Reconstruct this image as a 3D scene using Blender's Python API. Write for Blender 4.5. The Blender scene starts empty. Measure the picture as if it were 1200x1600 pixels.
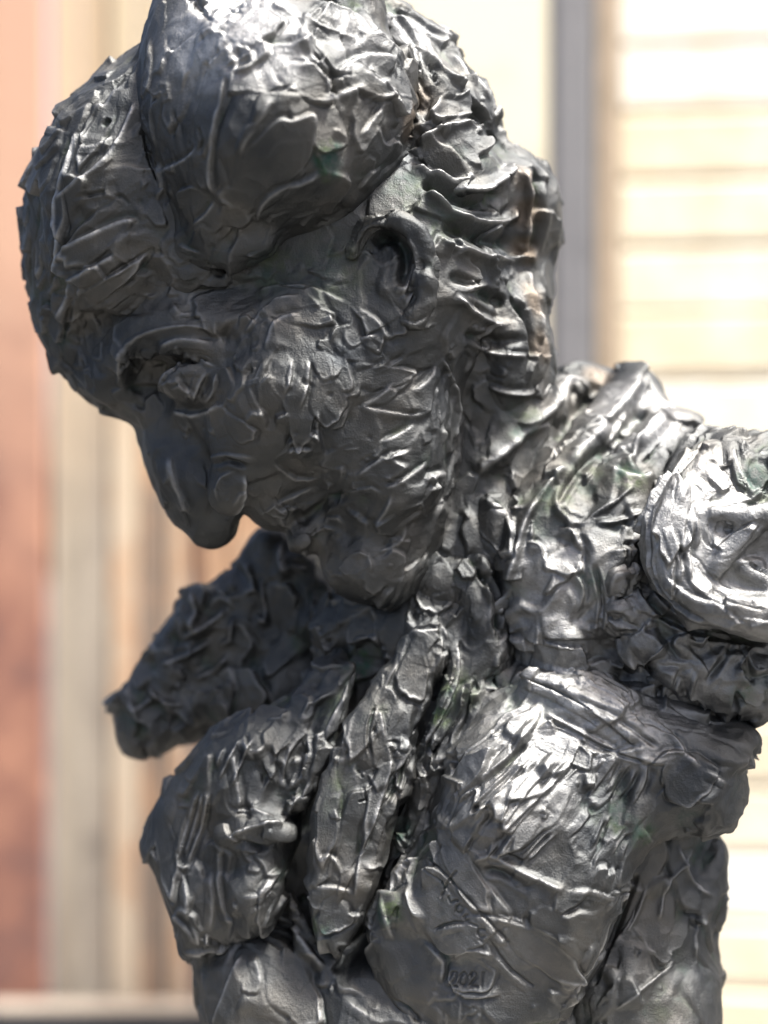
import bpy, math, random
import numpy as np
from mathutils import Vector
from mathutils.bvhtree import BVHTree

# ------------------------------------------------------------------ camera, light, exposure
S = 0.0004                 # metres per modelling unit
D = 2222.0                 # camera distance from the bust's mid plane, in modelling units
H0 = 1.45                  # height of the camera above the ground
sc = bpy.context.scene

def world(x, y, z):        # modelling units (x right, y down, z forward) -> metres
    return ((x - 600.0) * S, -z * S, H0 - (y - 800.0) * S)

cam = bpy.data.cameras.new('camera'); camo = bpy.data.objects.new('camera', cam)
sc.collection.objects.link(camo); sc.camera = camo
cam.sensor_fit = 'VERTICAL'; cam.sensor_height = 36; cam.sensor_width = 27; cam.lens = 50
camo.location = world(600, 800, D); camo.rotation_euler = (math.pi / 2, 0, 0)
cam.clip_start = 0.05; cam.clip_end = 200
cam.dof.use_dof = True; cam.dof.focus_distance = (D - 190) * S; cam.dof.aperture_fstop = 2.3

SUN_EL, SUN_AZ = math.radians(65), math.radians(-28)     # azimuth from +X towards +Y; negative = on the camera's side
w = bpy.data.worlds.new('World'); sc.world = w; w.use_nodes = True
nt = w.node_tree; bg = nt.nodes['Background']
sky = nt.nodes.new('ShaderNodeTexSky'); sky.sky_type = 'NISHITA'; sky.sun_disc = False
sky.sun_elevation = SUN_EL; sky.sun_rotation = math.pi / 2 - SUN_AZ
sky.air_density = 0.7; sky.dust_density = 6.0; sky.ozone_density = 0.6
nt.links.new(sky.outputs[0], bg.inputs[0]); bg.inputs[1].default_value = 0.068
sd = bpy.data.lights.new('sun', 'SUN'); so = bpy.data.objects.new('sun', sd); sc.collection.objects.link(so)
sd.energy = 3.0; sd.angle = math.radians(12); sd.color = (1.0, 0.975, 0.94)
dv = Vector((math.cos(SUN_EL) * math.cos(SUN_AZ), math.cos(SUN_EL) * math.sin(SUN_AZ), math.sin(SUN_EL)))
so.rotation_euler = dv.to_track_quat('Z', 'Y').to_euler()
sc.view_settings.view_transform = 'Standard'; sc.view_settings.look = 'None'
sc.view_settings.exposure = 2.3; sc.view_settings.gamma = 1.0
sc.cycles.use_denoising = True

C = sc.collection
rng = np.random.default_rng(7)

# ------------------------------------------------------------------ materials
def mat(name):
    m = bpy.data.materials.new(name); m.use_nodes = True
    return m, m.node_tree, m.node_tree.nodes['Principled BSDF']

def noise_node(t, scale, detail=4, rough=0.6, vec=None, dim='3D'):
    n = t.nodes.new('ShaderNodeTexNoise'); n.inputs['Scale'].default_value = scale
    n.inputs['Detail'].default_value = detail; n.inputs['Roughness'].default_value = rough
    if vec is not None: t.links.new(vec, n.inputs['Vector'])
    return n.outputs['Fac']

def ramp(t, fac, stops):
    r = t.nodes.new('ShaderNodeValToRGB'); e = r.color_ramp.elements
    while len(e) < len(stops): e.new(0.5)
    for q, (p, c) in zip(e, stops):
        q.position = p; q.color = (*c, 1) if len(c) == 3 else c
    t.links.new(fac, r.inputs['Fac']); return r.outputs['Color']

def mixc(t, fac, a, b):
    m = t.nodes.new('ShaderNodeMix'); m.data_type = 'RGBA'
    for sock, v in ((m.inputs[0], fac), (m.inputs[6], a), (m.inputs[7], b)):
        if hasattr(v, 'is_output'): t.links.new(v, sock)
        else: sock.default_value = v if isinstance(v, (int, float)) else (*v, 1)
    return m.outputs[2]

def math_node(t, op, a, b=0.0):
    m = t.nodes.new('ShaderNodeMath'); m.operation = op
    for i, v in enumerate((a, b)):
        if hasattr(v, 'is_output'): t.links.new(v, m.inputs[i])
        else: m.inputs[i].default_value = v
    return m.outputs[0]

def bronze():
    m, t, b = mat('bronze')
    co = t.nodes.new('ShaderNodeTexCoord').outputs['Object']
    big = noise_node(t, 22, 3, 0.6, co); mid = noise_node(t, 140, 5, 0.65, co); fine = noise_node(t, 900, 3, 0.7, co)
    base = ramp(t, big, [(0.3, (0.050, 0.054, 0.057)), (0.5, (0.080, 0.082, 0.080)), (0.72, (0.122, 0.117, 0.106))])
    at = t.nodes.new('ShaderNodeAttribute'); at.attribute_name = 'wear_sheen'
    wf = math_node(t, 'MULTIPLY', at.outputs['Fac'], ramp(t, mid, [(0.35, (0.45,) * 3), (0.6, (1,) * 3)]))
    base = mixc(t, wf, base, (0.40, 0.40, 0.39))  # paler on worn edges and in the painted-in highlights
    pa = t.nodes.new('ShaderNodeAttribute'); pa.attribute_name = 'patina'
    pn = ramp(t, mid, [(0.38, (0, 0, 0)), (0.62, (1, 1, 1))])
    pf = math_node(t, 'MULTIPLY', pa.outputs['Fac'], pn)
    grn = ramp(t, noise_node(t, 60, 2, 0.5, co), [(0.4, (0.016, 0.055, 0.042)), (0.6, (0.05, 0.075, 0.025))])
    base = mixc(t, pf, base, grn)
    br = t.nodes.new('ShaderNodeAttribute'); br.attribute_name = 'brown'
    base = mixc(t, br.outputs['Fac'], base, (0.13, 0.105, 0.080))
    t.links.new(base, b.inputs['Base Color'])
    met = math_node(t, 'SUBTRACT', 1.0, math_node(t, 'MULTIPLY', pf, 0.6))
    t.links.new(met, b.inputs['Metallic'])
    r = math_node(t, 'ADD', math_node(t, 'MULTIPLY', big, 0.16), math_node(t, 'MULTIPLY', mid, 0.20))
    r = math_node(t, 'ADD', r, 0.385)
    r = math_node(t, 'ADD', r, math_node(t, 'MULTIPLY', pf, 0.25))
    r = math_node(t, 'SUBTRACT', r, math_node(t, 'MULTIPLY', at.outputs['Fac'], 0.08))
    t.links.new(r, b.inputs['Roughness'])
    hgt = math_node(t, 'ADD', math_node(t, 'MULTIPLY', mid, 0.6), math_node(t, 'MULTIPLY', fine, 0.52))
    bp = t.nodes.new('ShaderNodeBump'); bp.inputs['Distance'].default_value = 0.0013; bp.inputs['Strength'].default_value = 0.7
    t.links.new(hgt, bp.inputs['Height']); t.links.new(bp.outputs[0], b.inputs['Normal'])
    return m

def wallmat(name, c1, c2, scale=6, rough=0.85, stretch=(1, 1, 1), c3=None):
    m, t, b = mat(name)
    tc = t.nodes.new('ShaderNodeTexCoord'); mp = t.nodes.new('ShaderNodeMapping')
    geo = t.nodes.new('ShaderNodeNewGeometry')
    t.links.new(geo.outputs['Position'], mp.inputs['Vector']); mp.inputs['Scale'].default_value = stretch
    n = noise_node(t, scale * 1.6, 6, 0.72, mp.outputs[0]); n2 = noise_node(t, scale * 14, 4, 0.7, mp.outputs[0])
    oi = t.nodes.new('ShaderNodeObjectInfo')
    f = math_node(t, 'ADD', math_node(t, 'MULTIPLY', n, 0.75), math_node(t, 'MULTIPLY', oi.outputs['Random'], 0.25))
    stops = [(0.38, c1), (0.60, c2)] if c3 is None else [(0.38, c1), (0.49, c2), (0.60, c3)]
    c = ramp(t, f, stops)
    t.links.new(c, b.inputs['Base Color']); b.inputs['Roughness'].default_value = rough
    bp = t.nodes.new('ShaderNodeBump'); bp.inputs['Distance'].default_value = 0.003; bp.inputs['Strength'].default_value = 0.6
    t.links.new(n2, bp.inputs['Height']); t.links.new(bp.outputs[0], b.inputs['Normal'])
    return m

# ------------------------------------------------------------------ volume modelling
def P2(s):                 # "x,y x,y" -> array
    return np.array([[float(v) for v in p.split(',')] for p in s.split()])

def unproj(p, z):          # picture position at depth z -> modelling x, y
    k = (D - z) / D
    return np.stack([600 + (p[:, 0] - 600) * k, 800 + (p[:, 1] - 800) * k], 1)

def idw(ctrl, X, Y, col):
    c = np.array([(q[0], q[1], q[col]) for q in ctrl], float)
    if len(c) == 1: return np.full(X.shape, c[0, 2])
    wsum = 0; v = 0
    for x, y, z in c:
        w_ = 1.0 / ((X - x) ** 2 + (Y - y) ** 2 + 900.0) ** 1.4
        wsum = wsum + w_; v = v + w_ * z
    return v / wsum

def smooth_poly(p, n=2):   # Chaikin
    for _ in range(n):
        q = np.roll(p, -1, 0)
        p = np.stack([0.75 * p + 0.25 * q, 0.25 * p + 0.75 * q], 1).reshape(-1, 2)
    return p

class Poly:
    """closed outline blown up to a rounded solid; ctrl = (x, y, z of mid plane, half depth)"""
    def __init__(s, pts, ctrl, R, k=20):
        s.ctrl = ctrl; s.R = R; s.k = k
        p = smooth_poly(P2(pts), 1)
        zz = idw(ctrl, p[:, 0], p[:, 1], 2)
        kk = (D - zz) / D
        s.p = np.stack([600 + (p[:, 0] - 600) * kk, 800 + (p[:, 1] - 800) * kk], 1)
        T = max(c[3] for c in ctrl)
        s.lo = (*s.p.min(0), min(c[2] for c in ctrl) - T); s.hi = (*s.p.max(0), max(c[2] for c in ctrl) + T)
        c2 = [];
        for c in ctrl:
            q = unproj(np.array([[c[0], c[1]]], float), c[2])[0]; c2.append((q[0], q[1], c[2], c[3]))
        s.ctrl = c2
    def sd2(s, X, Y):
        p = s.p; q = np.roll(p, -1, 0)
        d = np.full(X.shape, 1e9); ins = np.zeros(X.shape, bool)
        for (ax, ay), (bx, by) in zip(p, q):
            ex, ey = bx - ax, by - ay; l2 = ex * ex + ey * ey + 1e-9
            t = np.clip(((X - ax) * ex + (Y - ay) * ey) / l2, 0, 1)
            d = np.minimum(d, (X - ax - t * ex) ** 2 + (Y - ay - t * ey) ** 2)
            if ay != by:
                c = ((ay > Y) != (by > Y)) & (X < ex * (Y - ay) / (by - ay) + ax)
                ins ^= c
        d = np.sqrt(d); return np.where(ins, d, -d)
    def f(s, X, Y, Z):     # X, Y: (nx,ny,1)  Z: (1,1,nz) or flat arrays
        d = np.minimum(s.sd2(X, Y), s.R)
        zc = idw(s.ctrl, X, Y, 2); T = idw(s.ctrl, X, Y, 3)
        return np.sqrt((s.R - d) ** 2 + ((Z - zc) * s.R / T) ** 2) - s.R

class Ell:
    def __init__(s, x, y, z, a, b, c, rot=0, k=20):
        q = unproj(np.array([[x, y]], float), z)[0]
        s.c = (q[0], q[1], z); s.r = (a, b, c); s.k = k; s.rot = math.radians(rot)
        m = max(a, b); s.lo = (q[0] - m, q[1] - m, z - c); s.hi = (q[0] + m, q[1] + m, z + c)
    def f(s, X, Y, Z):
        cs, sn = math.cos(s.rot), math.sin(s.rot)
        x, y, z = X - s.c[0], Y - s.c[1], Z - s.c[2]
        u = (x * cs + y * sn) / s.r[0]; v = (-x * sn + y * cs) / s.r[1]; w_ = z / s.r[2]
        k0 = np.sqrt(u * u + v * v + w_ * w_)
        k1 = np.sqrt((u / s.r[0]) ** 2 + (v / s.r[1]) ** 2 + (w_ / s.r[2]) ** 2) + 1e-6
        return k0 * (k0 - 1) / k1

class Cap:
    """chain of round cones through (x, y, z, r)"""
    def __init__(s, pts, k=20):
        P = np.array(pts, float); s.k = k
        for q in P: q[:2] = unproj(q[None, :2], q[2])[0]
        s.P = P; s.lo = (P[:, :3] - P[:, 3:]).min(0); s.hi = (P[:, :3] + P[:, 3:]).max(0)
    def f(s, X, Y, Z):
        d = None
        for a, b in zip(s.P[:-1], s.P[1:]):
            e = b[:3] - a[:3]; l2 = (e ** 2).sum() + 1e-9
            t = np.clip(((X - a[0]) * e[0] + (Y - a[1]) * e[1] + (Z - a[2]) * e[2]) / l2, 0, 1)
            q = np.sqrt((X - a[0] - t * e[0]) ** 2 + (Y - a[1] - t * e[1]) ** 2 + (Z - a[2] - t * e[2]) ** 2) - (a[3] + t * (b[3] - a[3]))
            d = q if d is None else np.minimum(d, q)
        return d

def smin(a, b, k):
    h = np.clip(0.5 + 0.5 * (b - a) / k, 0, 1)
    return b + (a - b) * h - k * h * (1 - h)

def field(prims, X, Y, Z):
    F = None
    for p in prims:
        neg = isinstance(p, tuple)
        q = p[0] if neg else p
        v = q.f(X, Y, Z)
        if F is None: F = v + np.zeros(np.broadcast(X, Y, Z).shape)
        elif neg: F = -smin(-F, v, q.k)
        else: F = smin(F, v, q.k)
    return F

def surface_nets(F, org, h):
    s = F < 0
    n = np.array(F.shape) - 1
    cnt = np.zeros(n, np.float32); acc = np.zeros((*n, 3), np.float32)
    sl = lambda o: tuple(slice(o[a], o[a] + n[a]) for a in range(3))
    for ax in range(3):
        o1, o2 = [a for a in range(3) if a != ax]
        for i in (0, 1):
            for j in (0, 1):
                a = [0, 0, 0]; a[o1] = i; a[o2] = j; b = list(a); b[ax] = 1
                fa, fb = F[sl(a)], F[sl(b)]
                m = (fa < 0) != (fb < 0)
                t = np.where(m, fa / np.where(m, fa - fb, 1), 0)
                cnt += m
                acc[..., ax] += t * m; acc[..., o1] += i * m; acc[..., o2] += j * m
    act = cnt > 0
    idx = -np.ones(n, np.int64); idx[act] = np.arange(act.sum())
    cell = np.argwhere(act).astype(np.float32)
    V = (cell + acc[act] / cnt[act][:, None]) * h + np.array(org)
    Q = []
    for ax in range(3):
        o1, o2 = (ax + 1) % 3, (ax + 2) % 3
        lo = [slice(1, n[a]) for a in range(3)]; hi = list(lo)
        lo[ax] = slice(0, n[ax]); hi[ax] = slice(1, n[ax] + 1)
        A, B = s[tuple(lo)], s[tuple(hi)]
        for flip in (0, 1):
            m = (A & ~B) if not flip else (~A & B)
            g = np.argwhere(m); off = np.array([1, 1, 1]); off[ax] = 0; g = g + off
            def at(d1, d2):
                q = g.copy(); q[:, o1] -= d1; q[:, o2] -= d2
                return idx[q[:, 0], q[:, 1], q[:, 2]]
            quad = np.stack([at(1, 1), at(0, 1), at(0, 0), at(1, 0)], 1)
            if flip: quad = quad[:, ::-1]
            Q.append(quad)
    return V, np.concatenate(Q)

def mesh_from(name, V, Q):
    me = bpy.data.meshes.new(name)
    me.vertices.add(len(V)); me.vertices.foreach_set('co', V.astype(np.float32).ravel())
    me.loops.add(Q.size); me.loops.foreach_set('vertex_index', Q.astype(np.int32).ravel())
    me.polygons.add(len(Q)); me.polygons.foreach_set('loop_start', np.arange(0, Q.size, 4, dtype=np.int32))
    me.polygons.foreach_set('use_smooth', np.ones(len(Q), bool))
    me.update(calc_edges=True); me.validate()
    return me

# ------------------------------------------------------------------ the bust's masses
PARTS = {}
PARTS['head'] = (7, [
    Poly("90,420 78,520 100,590 150,640 205,664 240,684 300,720 372,768 398,790 425,812 456,830 490,858 520,905 560,938 615,945 665,915 705,850 722,770 726,680 740,600 800,480 780,300 650,200 400,150 180,220",
         [(150, 560, -10, 95), (300, 600, -20, 170), (480, 600, 0, 205), (640, 480, 0, 215), (560, 850, 0, 120), (420, 780, 0, 120), (680, 780, 0, 140), (250, 350, 0, 180)], 150),
    Cap([(238, 690, -5, 26), (262, 745, 10, 30), (296, 796, 22, 34), (330, 819, 26, 37)], 30),
    Cap([(262, 700, 40, 30), (310, 770, 60, 36)], 35),
    Ell(305, 725, 35, 62, 60, 62, 30, 30),
    Ell(356, 764, 116, 28, 36, 36, 25, 12),
    (Ell(400, 778, 132, 24, 44, 52, 6, 8),),
    (Cap([(388, 735, 128, 10), (398, 772, 118, 18), (394, 806, 96, 18)], 12),),
    Cap([(345, 815, 50, 24), (358, 800, 60, 24)], 16),
    Cap([(165, 600, 50, 20), (185, 560, 90, 24), (220, 522, 120, 24), (300, 495, 150, 22), (380, 500, 172, 18)], 36),
    (Cap([(250, 462, 190, 20), (340, 438, 215, 42), (450, 412, 235, 50), (560, 368, 245, 46)], 26),),
    (Ell(244, 592, 158, 68, 52, 80, -10, 18),),
    (Ell(220, 592, 128, 28, 50, 66, 12, 10),),
    (Ell(225, 630, 110, 34, 30, 40, 30, 20),),
    Cap([(232, 552, 124, 8), (262, 538, 142, 16), (300, 534, 154, 20), (345, 548, 160, 16)], 14),
    Ell(298, 602, 120, 46, 31, 46, 8, 12),
    Cap([(246, 612, 134, 6), (264, 592, 156, 8), (296, 580, 166, 9), (330, 584, 162, 6)], 10),
    Cap([(318, 578, 158, 9), (322, 616, 150, 9)], 8),
    (Ell(398, 805, 95, 26, 46, 60, 10, 18),),
    Ell(428, 800, 40, 36, 27, 50, 20, 18),
    Ell(480, 835, 55, 34, 22, 50, -25, 14),
    Cap([(420, 770, 90, 34), (380, 690, 130, 44), (400, 620, 160, 50)], 50),
    Ell(575, 885, 68, 62, 50, 56, 10, 44),
    (Ell(396, 846, 10, 26, 35, 140, 0, 6),),
    (Cap([(462, 818, 112, 10), (510, 788, 138, 9), (552, 766, 152, 5)], 12),),
    Ell(480, 600, 140, 95, 115, 58, 10, 60),
    Ell(610, 700, 120, 80, 110, 60, 10, 50),
])
PARTS['ear'] = (5, [
    Ell(612, 425, 186, 52, 76, 26, 12, 10),
    Cap([(552, 395, 202, 9), (570, 356, 212, 11), (612, 338, 220, 13), (652, 364, 224, 15), (670, 415, 222, 15), (664, 470, 218, 15), (646, 496, 210, 16)], 10),
    (Ell(600, 412, 216, 38, 52, 34, 15, 10),),
    Cap([(600, 470, 190, 12), (575, 440, 195, 10)], 8),
])
PARTS['front_hair_roll'] = (8, [
    Poly("248,-10 224,45 212,110 208,165 216,215 238,268 258,320 280,385 325,415 380,402 440,375 515,352 580,322 625,270 650,205 652,150 632,95 605,40 585,-60 500,-130 360,-130 280,-80",
         [(250, 200, 110, 110), (430, 0, 40, 140), (430, 130, 140, 175), (430, 240, 165, 170), (600, 180, 130, 130), (320, 360, 150, 110)], 120),
    Ell(440, 190, 190, 150, 140, 125, 0, 60),
    Ell(300, 150, 190, 60, 120, 70, 0, 40),
    Cap([(300, 385, 170, 30), (350, 395, 190, 28), (410, 380, 200, 24)], 24),
])
PARTS['side_hair'] = (8, [
    Poly("225,70 180,105 138,140 88,190 60,240 40,290 32,340 36,400 41,440 45,490 62,530 80,570 115,600 150,580 190,530 215,480 280,450 380,430 480,400 430,200 330,60",
         [(100, 400, -10, 120), (200, 300, 30, 150), (350, 380, 80, 120), (130, 540, -10, 110)], 120),
    Ell(190, 330, 110, 110, 160, 80, 0, 50),
    Cap([(215, 270, 150, 26), (246, 350, 150, 34), (300, 425, 150, 34), (350, 440, 150, 22)], 30),
])
PARTS['back_hair'] = (8, [
    Poly("520,-80 600,-6 645,22 695,62 738,120 768,160 780,195 782,225 805,248 838,257 864,292 876,335 877,375 864,412 863,452 856,500 862,530 864,590 840,640 780,690 720,640 690,520 640,300 560,150",
         [(640, 80, -40, 150), (760, 250, -60, 150), (820, 400, -90, 120), (760, 520, -30, 130), (690, 420, 40, 150), (680, 200, 30, 130)], 110),
    Ell(690, 260, 100, 90, 60, 70, 20, 50),
    Cap([(660, 210, 120, 34), (720, 165, 60, 34), (760, 180, 0, 26)], 25),
    Ell(800, 330, -20, 60, 90, 70, 0, 40),
])
PARTS['neck'] = (9, [
    Ell(590, 990, -70, 110, 100, 80, 0, 40),
    Cap([(700, 520, -20, 120), (760, 660, -60, 120), (720, 860, -40, 110), (660, 980, -20, 90)], 60),
])
PARTS['jacket'] = (9, [
    Poly("850,590 908,566 945,578 985,573 1030,602 1066,642 1092,668 1150,690 1180,800 1180,1000 1165,1110 1150,1180 1120,1260 1110,1320 1100,1500 1110,1760 345,1760 322,1605 300,1540 300,1400 330,1250 420,1120 520,1000 620,930 700,820 760,700",
         [(920, 620, -170, 70), (1060, 700, -90, 90), (830, 760, -60, 100), (950, 850, -20, 150), (1080, 1000, -10, 150), (700, 1000, -60, 90), (800, 1250, -40, 170), (1000, 1450, -60, 170), (900, 1030, 0, 120), (700, 1600, -20, 200), (400, 1550, -60, 130), (420, 1250, -70, 110), (560, 1100, -75, 90), (600, 1350, -60, 110), (480, 1400, -80, 100), (680, 1150, -40, 100)], 110),
    Cap([(912, 590, -150, 26), (862, 640, -90, 30), (800, 705, -20, 32), (740, 770, 20, 30)], 18),
    Cap([(1000, 605, -120, 32), (950, 660, -50, 36), (890, 740, 30, 38), (830, 800, 70, 38), (808, 880, 86, 32), (815, 950, 80, 28)], 34),
    Cap([(890, 820, 70, 40), (880, 900, 85, 42), (870, 990, 85, 40)], 50),
    Cap([(1050, 680, -40, 40), (980, 760, 60, 44), (950, 850, 100, 40), (960, 940, 110, 40)], 30),
    Ell(630, 1610, 80, 150, 110, 90, 0, 60),
    Ell(420, 1580, 60, 90, 100, 60, 0, 40),
    Cap([(455, 1400, 50, 12), (480, 1470, 70, 16), (510, 1520, 80, 18)], 24),
])
PARTS['jacket_tail'] = (9, [
    Poly("960,1270 1040,1290 1120,1285 1136,1312 1132,1350 1130,1372 1143,1396 1130,1420 1114,1442 1122,1482 1130,1500 1128,1555 1118,1620 1118,1760 780,1760 830,1600 920,1450",
         [(1060, 1400, -20, 100), (960, 1550, 40, 110)], 80),
    Cap([(1040, 1310, 40, 22), (1000, 1430, 80, 28), (930, 1560, 110, 30)], 18),
    Cap([(1090, 1330, 20, 22), (1080, 1450, 50, 26), (1030, 1600, 70, 30)], 18),
])
PARTS['right_jacket_front'] = (7, [
    Poly("790,1030 860,1015 930,1030 1000,1060 1080,1095 1168,1125 1172,1150 1156,1182 1152,1206 1158,1222 1152,1262 1148,1282 1130,1298 1060,1305 1010,1310 985,1350 955,1440 925,1530 880,1600 800,1640 690,1630 620,1580 578,1500 576,1430 612,1378 650,1310 690,1230 715,1160 750,1090",
         [(850, 1040, 40, 90), (900, 1110, 85, 95), (1080, 1180, 80, 110), (820, 1250, 140, 88), (900, 1400, 146, 86), (720, 1430, 132, 84), (640, 1450, 95, 70), (800, 1580, 120, 90)], 80),
    Cap([(830, 1064, 128, 14), (920, 1100, 160, 16), (1000, 1160, 172, 12)], 30),
    Ell(1085, 1215, 150, 66, 66, 56, 0, 30),
    Cap([(620, 1400, 140, 18), (600, 1460, 140, 22), (640, 1560, 140, 26)], 20),
])
PARTS['left_jacket_front'] = (7, [
    Poly("300,1172 330,1134 375,1110 430,1092 475,1060 520,1010 548,1040 552,1080 530,1130 508,1190 482,1260 462,1330 440,1400 410,1455 380,1480 330,1478 288,1498 272,1460 268,1425 250,1400 238,1352 222,1322 232,1298 242,1258 264,1228 292,1190",
         [(280, 1300, -30, 75), (380, 1200, 10, 80), (500, 1080, 20, 55), (430, 1350, 30, 75), (340, 1420, 0, 80)], 60),
    Cap([(545, 1045, 55, 16), (530, 1100, 70, 20), (500, 1180, 80, 22), (470, 1250, 85, 20)], 16),
    Cap([(360, 1310, 80, 20), (410, 1292, 95, 22), (445, 1300, 90, 18)], 14),
    Ell(400, 1400, 75, 44, 60, 40, 10, 20),
    (Ell(395, 1340, 125, 50, 16, 24, -10, 10),),
])
PARTS['tie'] = (6, [
    Poly("640,984 648,925 690,882 772,900 768,955 722,995 690,1050 664,1112 645,1152 650,1205 636,1250 610,1300 600,1350 588,1402 566,1440 544,1478 524,1506 508,1478 484,1430 476,1370 480,1290 496,1220 522,1158 560,1098 604,1036",
         [(715, 900, 28, 24), (705, 960, 52, 24), (650, 1030, 76, 28), (580, 1150, 98, 28), (530, 1300, 112, 26), (525, 1440, 114, 22)], 22),
])
PARTS['lapel'] = (6, [
    Cap([(712, 985, 64, 10), (712, 1040, 84, 13), (700, 1100, 98, 14), (672, 1160, 104, 10), (655, 1195, 102, 6)], 18),
    Cap([(745, 1040, 80, 20), (735, 1120, 90, 24), (700, 1190, 95, 20), (670, 1250, 90, 16), (640, 1320, 85, 14)], 16),
    Cap([(690, 905, 40, 44), (735, 900, 50, 40), (760, 960, 60, 36), (770, 1030, 70, 30)], 24),
    Poly("640,1160 680,1170 700,1220 660,1300 610,1370 590,1400 600,1330 625,1260", [(650, 1250, 60, 40)], 30, 16),
    Poly("745,760 800,770 800,860 790,905 765,880 742,830", [(770, 830, 50, 40)], 30, 16),
])
PARTS['right_arm'] = (7, [
    Cap([(990, 900, 152, 12), (970, 912, 150, 19), (950, 925, 118, 14)], 7),
    Cap([(1000, 940, 152, 12), (977, 959, 150, 19), (955, 978, 118, 14)], 7),
    Cap([(1025, 975, 152, 12), (1005, 998, 150, 19), (985, 1022, 118, 14)], 7),
    Cap([(1060, 1000, 152, 12), (1044, 1031, 150, 19), (1028, 1062, 118, 14)], 7),
    Cap([(1100, 1015, 152, 12), (1089, 1051, 150, 19), (1078, 1088, 118, 14)], 7),
    Cap([(1140, 1025, 152, 12), (1134, 1064, 150, 19), (1128, 1104, 118, 14)], 7),
    Cap([(1185, 1028, 152, 12), (1183, 1068, 150, 19), (1182, 1108, 118, 14)], 7),
    Cap([(1230, 1030, 152, 12), (1233, 1069, 150, 19), (1236, 1108, 118, 14)], 7),
    Poly("1100,668 1140,676 1200,672 1300,690 1420,800 1420,1020 1330,1110 1240,1118 1195,1112 1150,1118 1090,1100 1040,1060 1000,1010 975,950 985,860 1010,780 1050,715",
         [(1150, 850, 60, 130), (1350, 850, 60, 140), (1150, 1070, 30, 110)], 70),
    Cap([(1010, 960, 130, 34), (1070, 1030, 130, 40), (1150, 1060, 130, 40), (1260, 1070, 120, 44)], 24),
])
PARTS['arm_stump_face'] = (6, [
    Poly("1105,682 1145,684 1200,680 1290,700 1380,790 1390,900 1320,985 1200,1000 1110,985 1050,958 1010,915 1000,860 1008,800 1040,740 1075,700",
         [(1015, 850, 190, 46), (1190, 680, 95, 48), (1190, 850, 170, 48), (1190, 1000, 232, 48), (1380, 850, 120, 48)], 30),
    (Ell(1185, 890, 238, 76, 34, 20, -8, 18),),
    Cap([(1118, 800, 222, 10), (1160, 812, 226, 13), (1220, 800, 226, 16), (1300, 820, 220, 16)], 10),
    Cap([(1108, 915, 220, 10), (1128, 868, 226, 14), (1175, 828, 226, 12)], 10),
    Cap([(1150, 862, 216, 7), (1160, 892, 220, 9), (1195, 912, 220, 9)], 8),
    (Ell(1185, 742, 236, 24, 38, 26, 10, 12),),
])
PARTS['left_arm'] = (8, [
    Ell(420, 1075, -150, 120, 60, 60, -20, 20),
    Poly("412,822 452,832 500,860 560,950 560,1010 500,1040 440,1075 380,1110 340,1130 305,1162 290,1162 250,1170 216,1176 194,1164 180,1130 182,1096 196,1068 216,1040 240,1000 262,960 284,930 312,912 332,914 372,886 388,852",
         [(250, 1090, -230, 75), (400, 950, -210, 80), (520, 950, -160, 80)], 60),
])

LABELS = dict(
    head='face in profile with closed eye, heavy brow and pointed nose', ear='ear set back under the hair roll',
    front_hair_roll='smooth domed roll of hair over the forehead', side_hair='swept lobe of hair at the temple',
    back_hair='wavy hair at the nape', jacket='rumpled collar and body of the jacket')

bust = bpy.data.objects.new('bronze_bust', None); C.objects.link(bust)
bust['label'] = 'dark bronze bust of a bowed head with rough clay-like folds and cropped arms'
bust['category'] = 'statue'
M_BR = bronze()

meshes = {}; coarse_V = []; coarse_Q = []; nv = 0
names = list(PARTS)
for nm in names:
    h, prims = PARTS[nm]
    pos = [p for p in prims if not isinstance(p, tuple)]
    lo = np.min([p.lo for p in pos], 0) - 3 * h; hi = np.max([p.hi for p in pos], 0) + 3 * h
    hi[1] = min(hi[1], 1745)
    ax = [np.arange(lo[a], hi[a] + h, h) for a in range(3)]
    X = ax[0][:, None, None]; Y = ax[1][None, :, None]; Z = ax[2][None, None, :]
    X2, Y2 = X + 0 * Y, Y + 0 * X
    Fd = field(prims, X2, Y2, Z).astype(np.float32)
    Fd[:, -1, :] = np.maximum(Fd[:, -1, :], 1.0)
    V, Q = surface_nets(Fd, lo, h)
    # drop what lies deep inside other masses
    dead = np.zeros(len(V), bool)
    for on in names:
        if on == nm: continue
        pr = PARTS[on][1]
        plo = np.min([p.lo for p in pr if not isinstance(p, tuple)], 0); phi = np.max([p.hi for p in pr if not isinstance(p, tuple)], 0)
        inb = np.all((V > plo) & (V < phi), 1) & ~dead
        if not inb.any(): continue
        f = field(pr, V[inb, 0], V[inb, 1], V[inb, 2])
        q = np.where(inb)[0]; dead[q[f < -44]] = True
    keep = ~dead[Q].all(1)
    Q = Q[keep]
    used = np.unique(Q); rem = -np.ones(len(V), int); rem[used] = np.arange(len(used)); V = V[used]; Q = rem[Q]
    coarse_V.append(V); coarse_Q.append(Q + nv); nv += len(V)
    W = np.stack([(V[:, 0] - 600) * S, -V[:, 2] * S, H0 - (V[:, 1] - 800) * S], 1)
    me = mesh_from(nm, W, Q[:, ::-1])
    o = bpy.data.objects.new(nm, me); C.objects.link(o)
    md = o.modifiers.new('s', 'SUBSURF'); md.levels = 2; md.render_levels = 2
    dg = bpy.context.evaluated_depsgraph_get()
    m2 = bpy.data.meshes.new_from_object(o.evaluated_get(dg)); m2.name = nm
    o.modifiers.clear(); o.data = m2; bpy.data.meshes.remove(me)
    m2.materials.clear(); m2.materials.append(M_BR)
    o.parent = bust
    if nm in LABELS: o['label'] = LABELS[nm]
    meshes[nm] = o
CV = np.concatenate(coarse_V); CQ = np.concatenate(coarse_Q)
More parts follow.
